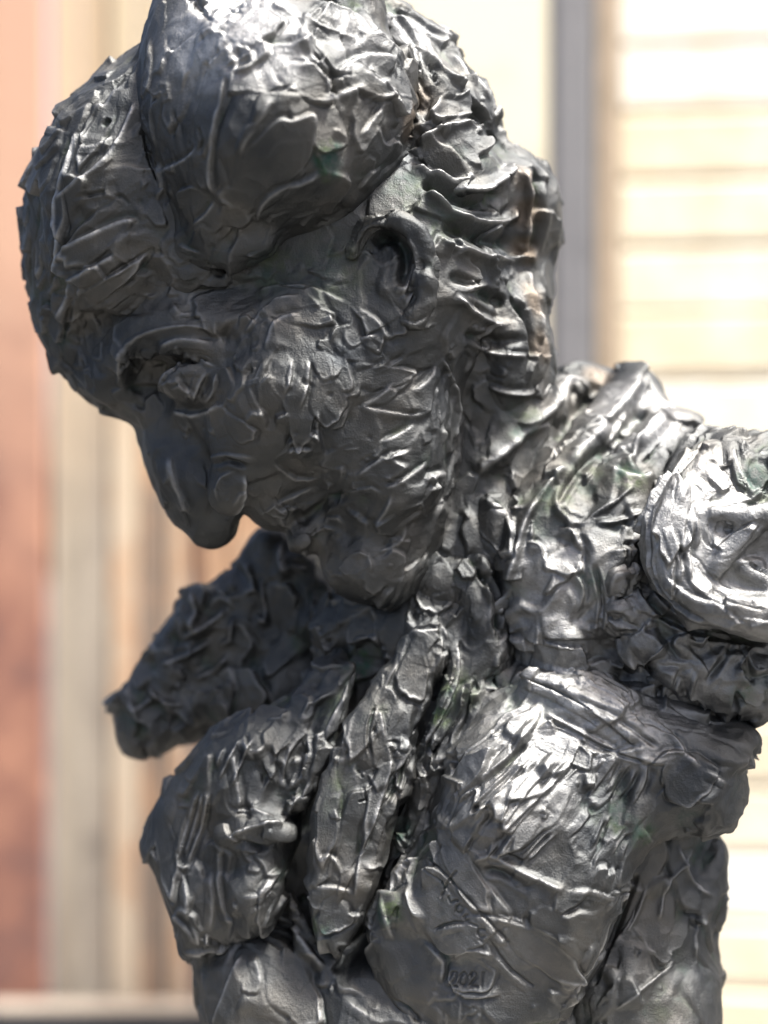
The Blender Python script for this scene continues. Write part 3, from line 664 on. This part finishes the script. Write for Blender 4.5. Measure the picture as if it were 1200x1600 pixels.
# ------------------------------------------------------------------ strokes that can be told apart on the bust
# R ridge, G groove, E torn edge (raised to the left of travel); width, height(, fall-off)
STROKES = """
E 6 7 40;338,112 345,98 372,92 400,80
G 7 7;345,108 370,104 396,92
E 4 8 34;400,62 425,66 445,72 470,68 486,58
R 5 9;468,18 485,38 510,50 535,58 560,60
E 3 7 24;478,60 488,90 500,106 520,108
E 4 8 30;500,150 520,148 545,140 565,132
E 4 9 26;520,112 545,95 570,78 596,84 612,98
E 4 6 30;352,118 350,150 338,178 332,220 328,262 336,305
R 4 6;404,202 388,222 378,244
E 4 5 26;430,156 416,185 398,204
E 3 6 26;240,268 268,256 290,252 305,228
E 3 5 22;298,352 318,334 334,312
R 3 5;275,380 292,390 312,398
E 3 5 24;400,352 394,332 418,302 450,290 470,286 496,268
G 4 6;270,168 274,190 268,218
G 4 6;306,196 314,218 312,244
R 5 4;246,128 262,134 264,154 250,162
G 3 6;226,60 221,120 224,180 230,240 250,290
R 4 5;232,60 240,110 236,180 244,230
E 3 5 22;560,210 580,190 596,160
E 3 5 22;560,300 582,270 604,262
E 3 6 24;470,86 495,112 518,130 512,150
E 3 6 24;560,110 590,130 610,120
E 3 5 24;470,145 440,142 420,150
R 4 6;590,60 604,74 600,92
E 3 4 24;250,100 280,70 320,40
E 3 4 24;300,60 350,40 380,10
G 3 3;352,10 380,22
G 3 3;362,24 376,8
E 5 9 30;84,440 88,400 86,350 86,311 98,262 112,205
R 4 7;70,206 88,200 108,206
R 4 7;114,222 130,238 150,226 176,208
E 4 7 28;88,310 122,282 156,254 172,236 190,200 208,158
G 3 5;120,310 158,298 192,299 204,322
E 4 8 30;94,388 124,372 164,352 208,334 218,346
E 4 7 28;100,440 140,416 182,394
G 4 8;44,372 41,432
G 4 8;76,452 82,398
E 4 6 24;140,170 162,160 188,128
G 5 9;160,196 170,182
E 3 5 24;60,420 66,360 62,310
E 4 8 24;86,500 100,470 104,440
G 4 8;90,540 108,500 112,470
R 8 8;186,600 182,566 196,536 232,518 288,508 334,512
R 4 9;250,538 276,526 304,528 330,534
R 4 7;338,576 304,568 274,574 252,588 244,612
R 4 9;328,580 314,602 304,630
R 4 8;340,582 340,610 322,634
R 3 6;262,608 280,600 296,610 306,626
E 4 7 18;268,640 310,648 350,628
E 6 6 24;268,710 276,750 300,806
R 5 7;406,806 428,792 452,806
R 5 7;486,842 508,824 530,830
R 4 5;340,500 344,520 352,540
R 4 5;270,470 284,488 300,486
R 5 6;340,786 336,766 346,746 370,734
E 4 8 20;384,740 390,770 372,800 352,806
R 3 5;360,790 372,770 384,764
G 5 8;330,722 356,718 390,728
R 3 4;330,710 360,706 400,712
R 4 6;430,800 450,790 470,792
E 3 5 18;430,790 460,770 490,760
R 4 6;505,820 510,806 530,806 540,820
R 5 5;545,868 565,856 582,866 580,896
G 7 8;462,818 500,792 545,772
R 3 5;540,770 580,760 600,770
E 3 5 18;590,860 620,850 632,820
E 3 5 18;580,820 600,800 610,770
E 4 6 24;412,548 420,520 428,494 470,488
E 3 6 22;548,642 536,668 514,672
E 3 6 22;446,706 448,694 492,698
E 3 7 24;560,528 572,524 564,500 545,480
E 3 5 20;500,498 520,496 532,512
R 3 6;378,596 398,590 412,560
R 3 5;390,600 404,640 418,650
R 3 4;536,702 562,702
E 3 6 22;458,558 458,600 446,620
E 3 6 22;486,560 484,610 470,640
E 3 5 24;498,640 500,690
E 3 5 24;560,636 590,620 612,596
E 3 4 24;562,634 600,640 640,652 664,646
R 4 6;690,560 708,588 716,630 708,690
E 3 6 24;660,756 672,742 700,734
E 3 5 24;600,760 640,746 672,720
E 3 5 24;556,742 590,716 640,700
E 3 5 24;590,690 620,680 650,660
E 3 5 24;640,610 666,596 680,570
E 3 5 20;430,720 460,750 500,745
E 3 5 24;380,520 420,470 470,462
E 3 4 24;400,450 470,440 540,470
E 3 4 20;560,480 600,500 612,540
G 9 16;582,384 600,362 630,376 640,412 626,452
R 4 6;640,364 654,384 658,420 650,456 632,488
R 3 5;628,498 648,504 668,492
E 3 5 12;652,400 640,440 632,470
R 8 12;642,262 690,284 752,292 796,274 808,252
R 7 13;660,300 700,332 752,352 790,350 812,324
G 8 12;660,282 700,306 750,318 790,308
R 6 11;690,380 740,398 790,410 836,400
G 8 10;690,350 740,372 800,384
R 4 7;704,442 730,450 762,446
R 6 8;708,460 740,490 792,512
G 7 8;700,430 740,450 790,480
R 5 7;740,540 780,556 830,556
G 6 6;720,520 770,535 820,530
R 5 6;760,600 800,620 840,610
R 6 10;640,208 690,186 744,176
R 6 10;650,230 700,196 756,192
R 5 9;668,196 684,172 690,150
R 6 9;640,60 664,80 690,118
G 6 9;606,14 640,50 670,110 700,130
R 6 8;700,80 724,110 740,140
R 5 7;720,120 740,130 756,160
R 8 10;812,262 826,300 828,340 816,380
G 8 10;846,262 838,300 842,350 830,400
R 6 8;820,420 836,480 846,540
G 5 8;800,460 826,510 834,560
R 16 13;916,562 890,598 846,652 792,700 742,742
G 9 12;866,690 906,640 940,600
G 9 12;930,730 970,680 1010,640
R 12 10;1050,640 1030,670 1000,700 950,720
R 15 13;1004,588 992,610 980,622 962,640 922,690 886,730
R 9 9;886,730 842,772 820,812 802,880 795,916
G 6 10;870,790 900,740 940,700
R 6 9;1050,640 1010,680 980,730
R 5 8;950,700 965,660 980,640
E 4 8 22;956,730 996,748 1022,732
R 5 8;990,760 960,790 920,812
R 5 8;1010,800 970,815 930,820
E 5 7 26;760,780 800,790 806,840
E 5 8 26;796,920 780,940 790,980 830,1000
E 4 8 26;870,820 900,826 916,850 910,880
E 4 8 22;880,880 910,900 922,930 900,960
G 4 9;930,880 944,940 936,990
R 4 8;948,860 990,852
R 4 8;950,900 996,880
R 4 8;950,950 990,930
E 4 8 22;960,980 990,1000 1020,960
E 4 8 22;1010,1040 1050,990 1080,990
E 4 9 22;990,1010 1010,1050 1030,1060
R 4 8;1070,1010 1100,1030 1110,1060
R 5 9;1150,1060 1160,1020 1190,1010
G 5 9;1100,1070 1130,1030 1150,1000
R 5 8;1090,1050 1080,1080 1095,1100
G 5 14;1108,672 1062,720 1022,772 1004,824 998,872 1004,920 1040,964 1092,988 1200,1004
R 3 6;1090,700 1046,744 1014,800 1010,860 1018,910 1056,950 1110,972
R 4 7;1040,900 1090,940 1190,958
R 4 7;1050,820 1062,860 1068,890
R 4 6;1078,830 1082,870 1080,910
R 4 6;1090,740 1120,760 1110,790
R 4 7;1080,690 1098,730 1116,748
R 4 7;1150,700 1160,750 1200,776
R 4 6;1085,800 1100,840 1092,860
R 3 5;1130,930 1160,940 1200,944
E 5 8 40;992,1168 950,1132 900,1092 850,1066 802,1056
R 4 8;812,1058 850,1070 900,1096 950,1126
G 3 6;846,1118 900,1146 960,1178 1010,1190
R 3 6;850,1110 910,1142 965,1170
G 4 6;900,1090 950,1112 1030,1170
R 4 7;900,1060 960,1092 1010,1140
R 4 6;860,1040 930,1060 980,1090
R 4 9;846,1098 844,1130 800,1178 720,1258
G 3 8;836,1148 790,1194 718,1250
R 4 8;820,1196 790,1226 744,1284
G 3 7;806,1200 776,1230 740,1270
R 4 8;868,1192 830,1232 788,1288
R 4 8;906,1160 888,1206 840,1250 782,1302
G 3 6;880,1190 840,1232
E 4 7 24;768,1140 784,1112 842,1096
R 3 6;966,1184 944,1216 924,1244
R 3 7;986,1192 970,1222 954,1250
R 3 7;1012,1188 1014,1220 986,1262
G 4 7;978,1200 962,1232 944,1246
G 4 7;1000,1200 990,1234 970,1254
E 4 8 26;900,1160 940,1180 980,1170 1012,1164
E 4 8 30;1010,1200 1036,1168 1076,1170 1096,1200
R 3 6;1100,1202 1120,1212 1140,1224
R 3 7;928,1270 906,1296 884,1312
R 3 7;960,1270 946,1300 930,1332
G 4 9;952,1280 938,1312 928,1330
R 3 7;988,1298 968,1320 958,1342
R 3 7;872,1302 846,1324 820,1350
G 3 8;862,1300 840,1322 818,1346
R 2 5;843,1266 850,1262 858,1270 853,1280 843,1277
R 8 11;738,1352 748,1334 764,1330 790,1346 838,1372 884,1392
R 4 6;884,1392 916,1386 960,1402
G 7 10;752,1364 772,1352 800,1372 830,1390
R 3 5;1000,1290 1020,1310
R 4 8;985,1362 970,1402 943,1472 915,1532 880,1584
G 4 10;996,1362 980,1410 954,1476 926,1540
E 3 4 26;730,1430 780,1430 830,1450
R 3 3;770,1424 830,1440 880,1470
R 2 4;655,1333 700,1374 745,1420 800,1482
G 2 4;664,1338 706,1378 750,1424 794,1470
G 2 4;658,1344 672,1364 688,1378
G 2 5;712,1362 700,1376 691,1390
G 2 5;688,1378 692,1392 686,1402
R 2 3;684,1404 690,1396 694,1384
G 1.8 5;698,1402 702,1412 710,1408 714,1408
G 1.8 5;712,1418 718,1414 724,1420 720,1428 712,1426 712,1418
G 1.8 5;730,1430 724,1434 728,1440 732,1438
G 1.8 5;680,1452 692,1446 712,1442 730,1442 745,1446
R 2 4;678,1456 692,1450 712,1446 730,1446
G 1.8 5;756,1450 748,1450 746,1458 752,1464 756,1460
G 1.8 5;748,1466 754,1470 758,1466
G 2 4;764,1466 780,1492 800,1516 832,1540
R 2 4;758,1468 776,1496 798,1520 830,1546
R 5 8;704,1502 714,1488 742,1480 774,1494
E 3 7 26;784,1556 752,1560 726,1568 702,1556 692,1530 698,1508
G 1.9 5;702,1527 706,1520 712,1521 713,1528 702,1541 714,1541
G 1.9 5;724,1521 718,1526 718,1536 723,1541 729,1536 729,1526 724,1521
G 1.9 5;734,1526 738,1520 744,1522 744,1528 733,1541 746,1541
G 1.9 5;755,1520 752,1541
R 9 12;634,1384 640,1400 652,1424 668,1440
R 5 8;690,1232 700,1216 724,1226 716,1240
E 4 8 26;580,1500 576,1440 592,1404 618,1374 640,1320 690,1250
E 3 7 24;670,1310 640,1340 620,1380
E 4 7 24;660,1470 700,1500 690,1540
R 4 6;600,1400 604,1440 620,1470
G 4 6;610,1560 640,1580 660,1600
R 6 9;302,1160 330,1134 372,1114 404,1106 416,1126
R 5 6;418,1124 440,1124 452,1110
R 5 8;376,1152 356,1190 340,1220
R 5 8;396,1152 372,1200 362,1230
R 5 8;350,1166 336,1200
R 4 8;368,1176 372,1220 382,1256 378,1264
R 4 7;382,1148 388,1180 400,1176 416,1160
R 4 9;484,1142 490,1172 470,1222 446,1238
R 4 8;484,1142 462,1158 444,1192 444,1234
G 6 8;420,1190 436,1200 444,1230
R 3 8;328,1238 318,1290 306,1336 296,1354
R 3 8;308,1236 296,1290 286,1330 280,1350
R 3 7;316,1240 306,1296 292,1340
R 5 9;278,1346 288,1358 298,1352
R 5 10;352,1312 372,1300 404,1290 432,1280 442,1290
G 6 14;360,1322 384,1316 420,1326
G 8 12;374,1262 388,1272 392,1284
R 5 8;366,1268 384,1256 396,1276 430,1276
R 4 7;440,1360 420,1390 436,1400
R 4 8;380,1400 400,1396 420,1370
R 4 7;350,1320 344,1370 352,1440 362,1444
R 4 7;300,1440 310,1460 316,1478
E 4 8 24;284,1484 310,1482 340,1474 380,1482 408,1462
R 4 6;270,1420 290,1440 310,1476
R 4 6;280,1350 300,1400 296,1440
R 4 5;332,1360 336,1420 330,1460
R 5 6;470,1120 484,1100 500,1094 520,1080
R 4 6;504,1150 512,1120 530,1100 548,1060
R 4 7;452,1190 470,1180 492,1176
R 4 6;446,1240 470,1244 480,1220
R 4 6;470,1240 450,1280 440,1290
G 3 6;588,1098 576,1130 574,1170 582,1190
R 3 6;574,1116 590,1100 602,1108 598,1140 606,1160
E 3 6 18;606,1164 618,1190 600,1240
R 3 5;606,1150 620,1170 626,1160
G 3 5;604,1160 626,1160
G 2 4;560,1206 566,1214
G 2 5;568,1232 572,1250 562,1252
E 3 6 18;590,1240 574,1210
R 3 5;522,1262 532,1280 530,1284
E 3 6 16;490,1386 520,1380 552,1392
E 3 6 16;482,1424 510,1412 560,1420
E 3 5 16;494,1350 500,1330 520,1326 534,1360
E 3 6 20;552,1400 556,1350 570,1310
E 4 8 24;650,1150 628,1200 600,1240 584,1300
R 3 7;692,990 690,1050 668,1112
G 3 7;640,1170 628,1220 600,1260
R 3 7;716,1000 722,1050 700,1110 656,1180
R 3 7;660,1190 668,1210 672,1240
E 3 7 20;640,986 690,984
R 4 8;672,960 690,975 704,1000
R 3 5;640,990 620,1040 600,1080
E 3 7 24;760,900 776,940 774,1000
G 6 12;728,862 750,890 774,930 776,990
G 6 9;744,1090 720,1150 690,1200
E 4 9 22;440,1420 470,1460 500,1500 510,1510
G 6 12;470,1400 500,1450 520,1490
R 4 7;560,1480 524,1508 512,1520
G 5 14;572,1444 540,1480 524,1500
E 4 6 30;330,1600 350,1540 380,1490
R 4 5;400,1490 412,1540
R 4 5;540,1560 570,1580 580,1590
R 6 9;200,1090 212,1110 240,1090
R 6 10;300,930 312,960 300,990
R 6 10;320,950 350,930 370,950
R 6 10;280,1000 320,980 360,950
R 6 10;250,1040 300,1020 330,1000
R 6 10;340,1010 360,1000 366,960
R 6 9;300,1060 340,1050 360,1020
R 6 9;230,1070 250,1100 290,1100
R 6 9;400,960 420,980 410,900
R 6 9;440,850 430,880 460,900
R 6 9;390,880 400,920 380,930
R 5 8;1090,1330 1040,1380 1030,1440
R 6 8;1060,1320 1080,1380 1110,1400
R 5 8;1100,1430 1080,1460 1090,1500
R 5 7;960,1480 1000,1420 1010,1380
R 5 7;960,1580 1010,1540 1060,1500
"""
FACETS = """
112,486 206,420 13 4 5
466,555 456,612 9 2 2.5
500,548 505,592 13 4 2.5
470,600 468,694 20 2.5 3
246,706 262,750 12 2 0.8
262,770 288,820 12 2 0.8
300,716 318,756 13 2 0.8
350,660 400,680 16 3 3
410,770 440,812 14 3 3
496,588 524,664 23 3 3.5
440,490 520,500 16 2 2.5
560,500 600,540 18 2 2.5
560,600 640,580 16 2 2.5
300,240 360,80 26 2 3
360,330 480,200 42 0 3
440,120 515,140 24 4 6
480,30 545,110 22 4 5
540,110 600,150 20 4 6
350,30 440,40 30 2 3
230,300 90,420 22 3 5
100,240 92,370 14 3 5
60,330 56,430 12 3 5
180,150 120,260 15 3 5
1050,740 1022,830 15 3 4
1020,850 1050,930 15 3 4
1060,935 1150,975 13 3 4
1078,780 1062,860 12 4 4
1070,870 1112,932 12 4 4
1100,720 1140,765 14 4 4
1105,780 1200,765 11 4 4
1120,868 1180,824 9 4 4
1100,905 1180,946 9 4 4
1150,700 1165,760 12 4 4
745,770 795,870 22 3 6
700,880 660,960 24 3 5
600,1060 540,1180 18 2 4
650,1000 640,1100 20 3 4
520,1200 500,1350 18 2 4
620,1150 570,1300 13 3 5
520,1400 525,1460 22 3 5
720,1500 745,1548 36 -4 5
790,1440 900,1530 26 2 3
680,1290 760,1420 20 2 3
1050,1180 1100,1250 34 4 5
840,1150 920,1190 22 2 4
1060,760 1040,880 18 2 4
1190,705 1180,770 16 -3 5
900,1040 990,1110 16 3 5
300,1500 400,1600 34 2 4
420,1500 500,1600 30 2 4
250,1260 270,1390 20 2 4
"""
for ln in FACETS.strip().splitlines():
    a, b, wd, li, lp = ln.split()
    x0, y0 = map(float, a.split(',')); x1, y1 = map(float, b.split(','))
    facet(x0, y0, x1, y1, float(wd), float(li), float(lp), tilt=3, flat=0.4, streak=0.12, sharp=2.2)
for ln in STROKES.strip().splitlines():
    hd, pts = ln.split(';'); hd = hd.split()
    xs_ = float(pts.split(',')[0]); ys_ = float(pts.split()[0].split(',')[1])
    kw, kh = (0.8, 1.0) if (xs_ > 1004 and 680 < ys_ < 975) else (1.0, 1.1) if (860 < xs_ and ys_ < 760) else (1.15, 1.4) if (640 < xs_ and ys_ < 760) or (xs_ < 460 and 840 < ys_ < 1110) else (0.85, 0.8) if xs_ > 700 or ys_ > 1000 else (0.75, 0.6) if hd[0] == 'R' else (0.9, 0.9)
    stroke(pts, hd[0], float(hd[1]) * kw, float(hd[2]) * kh, float(hd[3]) if len(hd) > 3 else 30.0)
random_dabs(120, 0.45, 0.7, 0.0)
crumple(24, 0.7)

# small lumps and crumbs of clay
for _ in range(350):
    i = rng.integers(len(CV))
    if CN[i][2] < -0.1: continue
    c = CV[i]; r_ = rng.uniform(1.6, 4.0)
    I = near(c - 9, c + 9)
    if not len(I): continue
    d = np.linalg.norm(P[I] - c, axis=1)
    HT[I] += rng.choice([-1, 1]) * r_ * 0.7 * np.exp(-(d / r_) ** 2)

# painted highlights, verdigris and brown stains, each a blotch at its own place
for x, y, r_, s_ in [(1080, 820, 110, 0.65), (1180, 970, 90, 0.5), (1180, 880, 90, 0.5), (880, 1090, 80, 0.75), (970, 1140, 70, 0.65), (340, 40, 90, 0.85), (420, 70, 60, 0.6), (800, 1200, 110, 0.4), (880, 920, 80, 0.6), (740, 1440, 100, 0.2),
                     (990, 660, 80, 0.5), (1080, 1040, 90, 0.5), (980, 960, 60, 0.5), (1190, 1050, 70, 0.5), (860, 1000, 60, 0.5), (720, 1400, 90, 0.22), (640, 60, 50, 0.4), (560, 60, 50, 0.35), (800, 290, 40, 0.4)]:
    c, n = cast(x, y); I = near(c - r_ * 1.6, c + r_ * 1.6)      # highlights painted in as paler metal
    if len(I): WEAR_SHEEN[I] = np.maximum(WEAR_SHEEN[I], s_ * sstep(1.5 - np.linalg.norm(P[I] - c, axis=1) / r_))
PAT = np.zeros(len(P), np.float32); BRN = np.zeros(len(P), np.float32)
for x, y, r_, s_ in [(512, 245, 20, 1.1), (515, 265, 16, 1.1), (640, 300, 34, 0.3), (690, 340, 36, 0.3), (565, 1030, 22, 0.9), (560, 1050, 16, 0.9), (985, 745, 24, 0.7), (1180, 745, 26, 0.7),
                     (715, 1080, 30, 0.55), (690, 1120, 18, 0.8), (608, 1420, 22, 0.9), (625, 1300, 20, 0.7), (1000, 1300, 22, 0.7), (975, 1290, 16, 0.6), (920, 745, 40, 0.3), (865, 775, 30, 0.45), (1160, 1085, 20, 0.6),
                     (925, 910, 22, 0.6), (440, 1360, 16, 0.5), (500, 1450, 18, 0.6), (770, 1060, 16, 0.5), (815, 660, 30, 0.4), (470, 1000, 20, 0.5), (420, 420, 40, 0.4), (520, 420, 50, 0.3)]:
    c, n = cast(x, y); I = near(c - r_ * 1.6, c + r_ * 1.6)
    if len(I): PAT[I] = np.maximum(PAT[I], s_ * sstep(1.5 - np.linalg.norm(P[I] - c, axis=1) / r_))
for x, y, r_, s_ in [(640, 190, 26, 0.7), (655, 160, 22, 0.5), (825, 330, 26, 0.8), (820, 390, 24, 0.8), (835, 470, 26, 0.7), (845, 540, 24, 0.7), (935, 590, 26, 0.6), (820, 280, 22, 0.6)]:
    c, n = cast(x, y); I = near(c - r_ * 1.6, c + r_ * 1.6)
    if len(I): BRN[I] = np.maximum(BRN[I], s_ * sstep(1.5 - np.linalg.norm(P[I] - c, axis=1) / r_))

HT = np.clip(HT, -26, 34)
PAT = np.maximum(PAT * 1.15, 0.5 * sstep((-HT - 3.5) / 7.0))      # verdigris gathers in the pressed hollows
P2_ = P + N * HT[:, None]
for nm, o in meshes.items():
    a, b = spans[nm]; q = P2_[a:b]; me = o.data
    W = np.stack([(q[:, 0] - 600) * S, -q[:, 2] * S, H0 - (q[:, 1] - 800) * S], 1).astype(np.float32)
    me.vertices.foreach_set('co', W.ravel())
    for an, arr in (('wear_sheen', WEAR_SHEEN), ('patina', PAT), ('brown', BRN)):
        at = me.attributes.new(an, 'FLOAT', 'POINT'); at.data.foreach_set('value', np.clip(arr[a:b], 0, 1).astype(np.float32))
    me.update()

# ------------------------------------------------------------------ boxes for the place
def box_mesh(name, sx, sy, sz, m, bev=0.004):
    import bmesh
    bm = bmesh.new(); bmesh.ops.create_cube(bm, size=1)
    for v in bm.verts: v.co = Vector((v.co.x * sx, v.co.y * sy, v.co.z * sz))
    if bev: bmesh.ops.bevel(bm, geom=bm.edges[:], offset=bev, segments=1, affect='EDGES')
    me = bpy.data.meshes.new(name); bm.to_mesh(me); bm.free(); me.materials.append(m)
    return me
def place(name, me, loc, rz=0, parent=None):
    o = bpy.data.objects.new(name, me); C.objects.link(o); o.location = loc; o.rotation_euler = (0, 0, rz)
    if parent: o.parent = parent
    return o
def at(px, py, Yw):        # picture position at world depth Yw -> metres
    k = (Yw + D * S) / (D * S)
    return (px - 600) * S * k, H0 - (py - 800) * S * k

# ground
M_GR = wallmat('paving', (0.04, 0.04, 0.039), (0.07, 0.068, 0.065), 3)
g = place('ground', box_mesh('ground', 60, 60, 0.1, M_GR, 0), (0, 0, -0.05)); g['kind'] = 'structure'

# plinth under the bust
M_ST = wallmat('plinth_stone', (0.30, 0.29, 0.27), (0.42, 0.40, 0.37), 9)
xb, zb = (720 - 600) * S, H0 - (1745 - 800) * S
pl = place('plinth', box_mesh('plinth', 0.42, 0.30, zb + 0.0, M_ST, 0.006), (xb, 0.01, zb / 2 - 0.001))
pl['label'] = 'plain pale stone plinth carrying the bronze bust'; pl['category'] = 'plinth'

# right: sunlit wall of cream planks
M_YB = wallmat('cream_plank', (0.68, 0.59, 0.42), (0.78, 0.72, 0.56), 3, c3=(0.83, 0.80, 0.70))
M_MO = wallmat('board_joint', (0.58, 0.50, 0.36), (0.82, 0.76, 0.64), 8)
YW = 1.55
def plank_wall(name, label, x0, x1, y, z0, z1, rz, bm_, core_m, pivot, bw=0.215, bh=0.065, joint=0.011):
    root = bpy.data.objects.new(name, None); C.objects.link(root)
    root.location = (pivot[0], pivot[1], 0); root.rotation_euler = (0, 0, rz)
    root['label'] = label; root['category'] = 'wall'
    L = x1 - x0
    place('backing', box_mesh('backing', L, 0.10, 3.2, core_m, 0), ((x0 + x1) / 2, 0.064, 1.6), 0, root)
    me = box_mesh('plank', bw, 0.06, bh, bm_, 0.005)
    half = box_mesh('short_plank', bw * 0.5 - joint * 0.6, 0.06, bh, bm_, 0.005)
    r = 0; z = z0 + bh / 2; bm_list = []
    while z < z1:
        x = x0 + bw / 2 + (0.5 * (bw + 0.004) if r % 2 else 0)
        if r % 2: place('plank', half, (x0 + bw * 0.25 - joint * 0.2, 0.03, z), 0, root)
        while x < x1 - bw * 0.45:
            o = place('plank', me, (x, 0.03 + rng.normal(0, 0.002), z + rng.normal(0, 0.0025)), 0, root)
            x += bw + 0.0015
        z += bh + joint; r += 1
    return root
plank_wall('plank_wall', 'sunlit cream wall of horizontal planks to the right of the grey post', 0.0, 1.25, 0, 0.30, 2.9, math.radians(-6), M_YB, M_MO, (at(965, 0, YW)[0], YW), bh=0.102, joint=0.013, bw=0.62)

# the yellow wall behind the post, farther back
M_CR = wallmat('cream_render', (0.52, 0.45, 0.33), (0.70, 0.65, 0.50), 3)
xl, _ = at(500, 0, 2.4); xr, _ = at(1040, 0, 2.4)
o = place('rendered_wall', box_mesh('rendered_wall', xr - xl + 0.1, 0.12, 3.4, M_CR), ((xl + xr) / 2, 2.46, 1.7))
o['label'] = 'cream rendered wall seen between the head and the grey post'; o['category'] = 'wall'

# steel post; the shadow beside it is built as a brown strip
M_PO = wallmat('grey_paint', (0.11, 0.107, 0.108), (0.165, 0.16, 0.158), 4, 0.5)
M_SH = wallmat('shadow_brown', (0.26, 0.20, 0.13), (0.38, 0.29, 0.20), 6, 0.7)
xa, _ = at(862, 0, 1.48); xc, _ = at(930, 0, 1.48); xd, _ = at(972, 0, 1.48)
post = bpy.data.objects.new('post', None); C.objects.link(post); post.location = (xa, 1.48, 0)
post['label'] = 'upright grey painted post with its shadow built as a brown strip on the right side'; post['category'] = 'post'
place('shaft', box_mesh('shaft', xc - xa, 0.07, 3.2, M_PO, 0.008), ((xc - xa) / 2, 0.035, 1.6), 0, post)
place('shade_strip', box_mesh('shade_strip', xd - xc - 0.002, 0.04, 3.2, M_SH, 0.003), ((xc + xd) / 2 - xa + 0.001, 0.022, 1.6), 0, post)

# left: red post, pale board, peach boards
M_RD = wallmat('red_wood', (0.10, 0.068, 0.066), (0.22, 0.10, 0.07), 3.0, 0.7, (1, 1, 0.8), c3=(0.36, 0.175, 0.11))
M_PB = wallmat('grey_board', (0.22, 0.18, 0.135), (0.36, 0.31, 0.235), 5, 0.8, (1, 1, 0.25))
M_PE = wallmat('peach_board', (0.20, 0.15, 0.11), (0.46, 0.27, 0.15), 2.4, 0.8, (1.3, 1, 0.9), c3=(0.52, 0.42, 0.30))
M_PK = wallmat('pink_paint', (0.40, 0.20, 0.14), (0.50, 0.26, 0.18), 4, 0.7)
M_CB = wallmat('cream_board', (0.42, 0.33, 0.20), (0.55, 0.46, 0.30), 4, 0.8)
M_GB = wallmat('weathered_board', (0.15, 0.125, 0.10), (0.32, 0.27, 0.21), 2.4, 0.8, (1, 1, 0.8), c3=(0.40, 0.34, 0.26))
def tint_top(m, c_top, z0, z1):  # blends the base colour into a paler tone towards the top
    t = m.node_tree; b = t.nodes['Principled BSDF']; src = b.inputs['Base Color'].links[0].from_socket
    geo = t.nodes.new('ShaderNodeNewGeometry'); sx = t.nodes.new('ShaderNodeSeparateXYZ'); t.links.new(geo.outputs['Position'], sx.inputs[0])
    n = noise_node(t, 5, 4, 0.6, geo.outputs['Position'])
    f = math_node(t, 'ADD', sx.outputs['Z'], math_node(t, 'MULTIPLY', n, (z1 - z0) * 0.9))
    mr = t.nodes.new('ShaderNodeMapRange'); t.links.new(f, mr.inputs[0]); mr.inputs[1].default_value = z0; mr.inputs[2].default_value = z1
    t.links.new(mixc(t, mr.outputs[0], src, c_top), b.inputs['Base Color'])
tint_top(M_RD, (0.50, 0.30, 0.20), 1.6, 2.4)
tint_top(M_GB, (0.48, 0.36, 0.23), 1.7, 2.4)
tint_top(M_PB, (0.50, 0.38, 0.25), 1.7, 2.4)
tint_top(M_PE, (0.50, 0.40, 0.26), 1.75, 2.4)
YB = 2.2
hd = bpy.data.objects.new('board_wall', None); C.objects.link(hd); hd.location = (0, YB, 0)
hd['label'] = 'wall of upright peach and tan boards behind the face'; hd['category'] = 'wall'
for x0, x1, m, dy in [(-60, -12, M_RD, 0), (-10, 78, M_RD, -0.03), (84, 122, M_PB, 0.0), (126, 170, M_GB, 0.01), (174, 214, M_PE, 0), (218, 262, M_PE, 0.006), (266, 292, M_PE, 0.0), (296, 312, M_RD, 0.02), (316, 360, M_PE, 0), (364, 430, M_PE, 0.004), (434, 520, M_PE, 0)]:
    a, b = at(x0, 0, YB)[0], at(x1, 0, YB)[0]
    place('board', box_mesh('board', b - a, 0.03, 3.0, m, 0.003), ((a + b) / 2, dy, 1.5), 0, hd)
zt = at(0, 1582, YB)[1]
# low ledge at the foot of the boards
M_LE = wallmat('ledge_stone', (0.24, 0.20, 0.16), (0.36, 0.31, 0.25), 5)
M_DK = wallmat('dark_metal', (0.03, 0.03, 0.032), (0.05, 0.05, 0.05), 5, 0.5)
yl = 2.05
z1 = at(0, 1577, yl)[1]
le = place('ledge', box_mesh('ledge', 2.4, 0.06, 0.006, M_LE, 0.003), (-1.0, yl + 0.03, z1 - 0.003)); le['label'] = 'pale stone ledge along the foot of the board wall'; le['category'] = 'ledge'
rl = place('base_wall', box_mesh('base_wall', 2.4, 0.055, z1 - 0.006, M_DK, 0.002), (-1.0, yl + 0.03, (z1 - 0.006) / 2)); rl['label'] = 'dark low wall carrying the pale ledge at the lower left'; rl['category'] = 'wall'
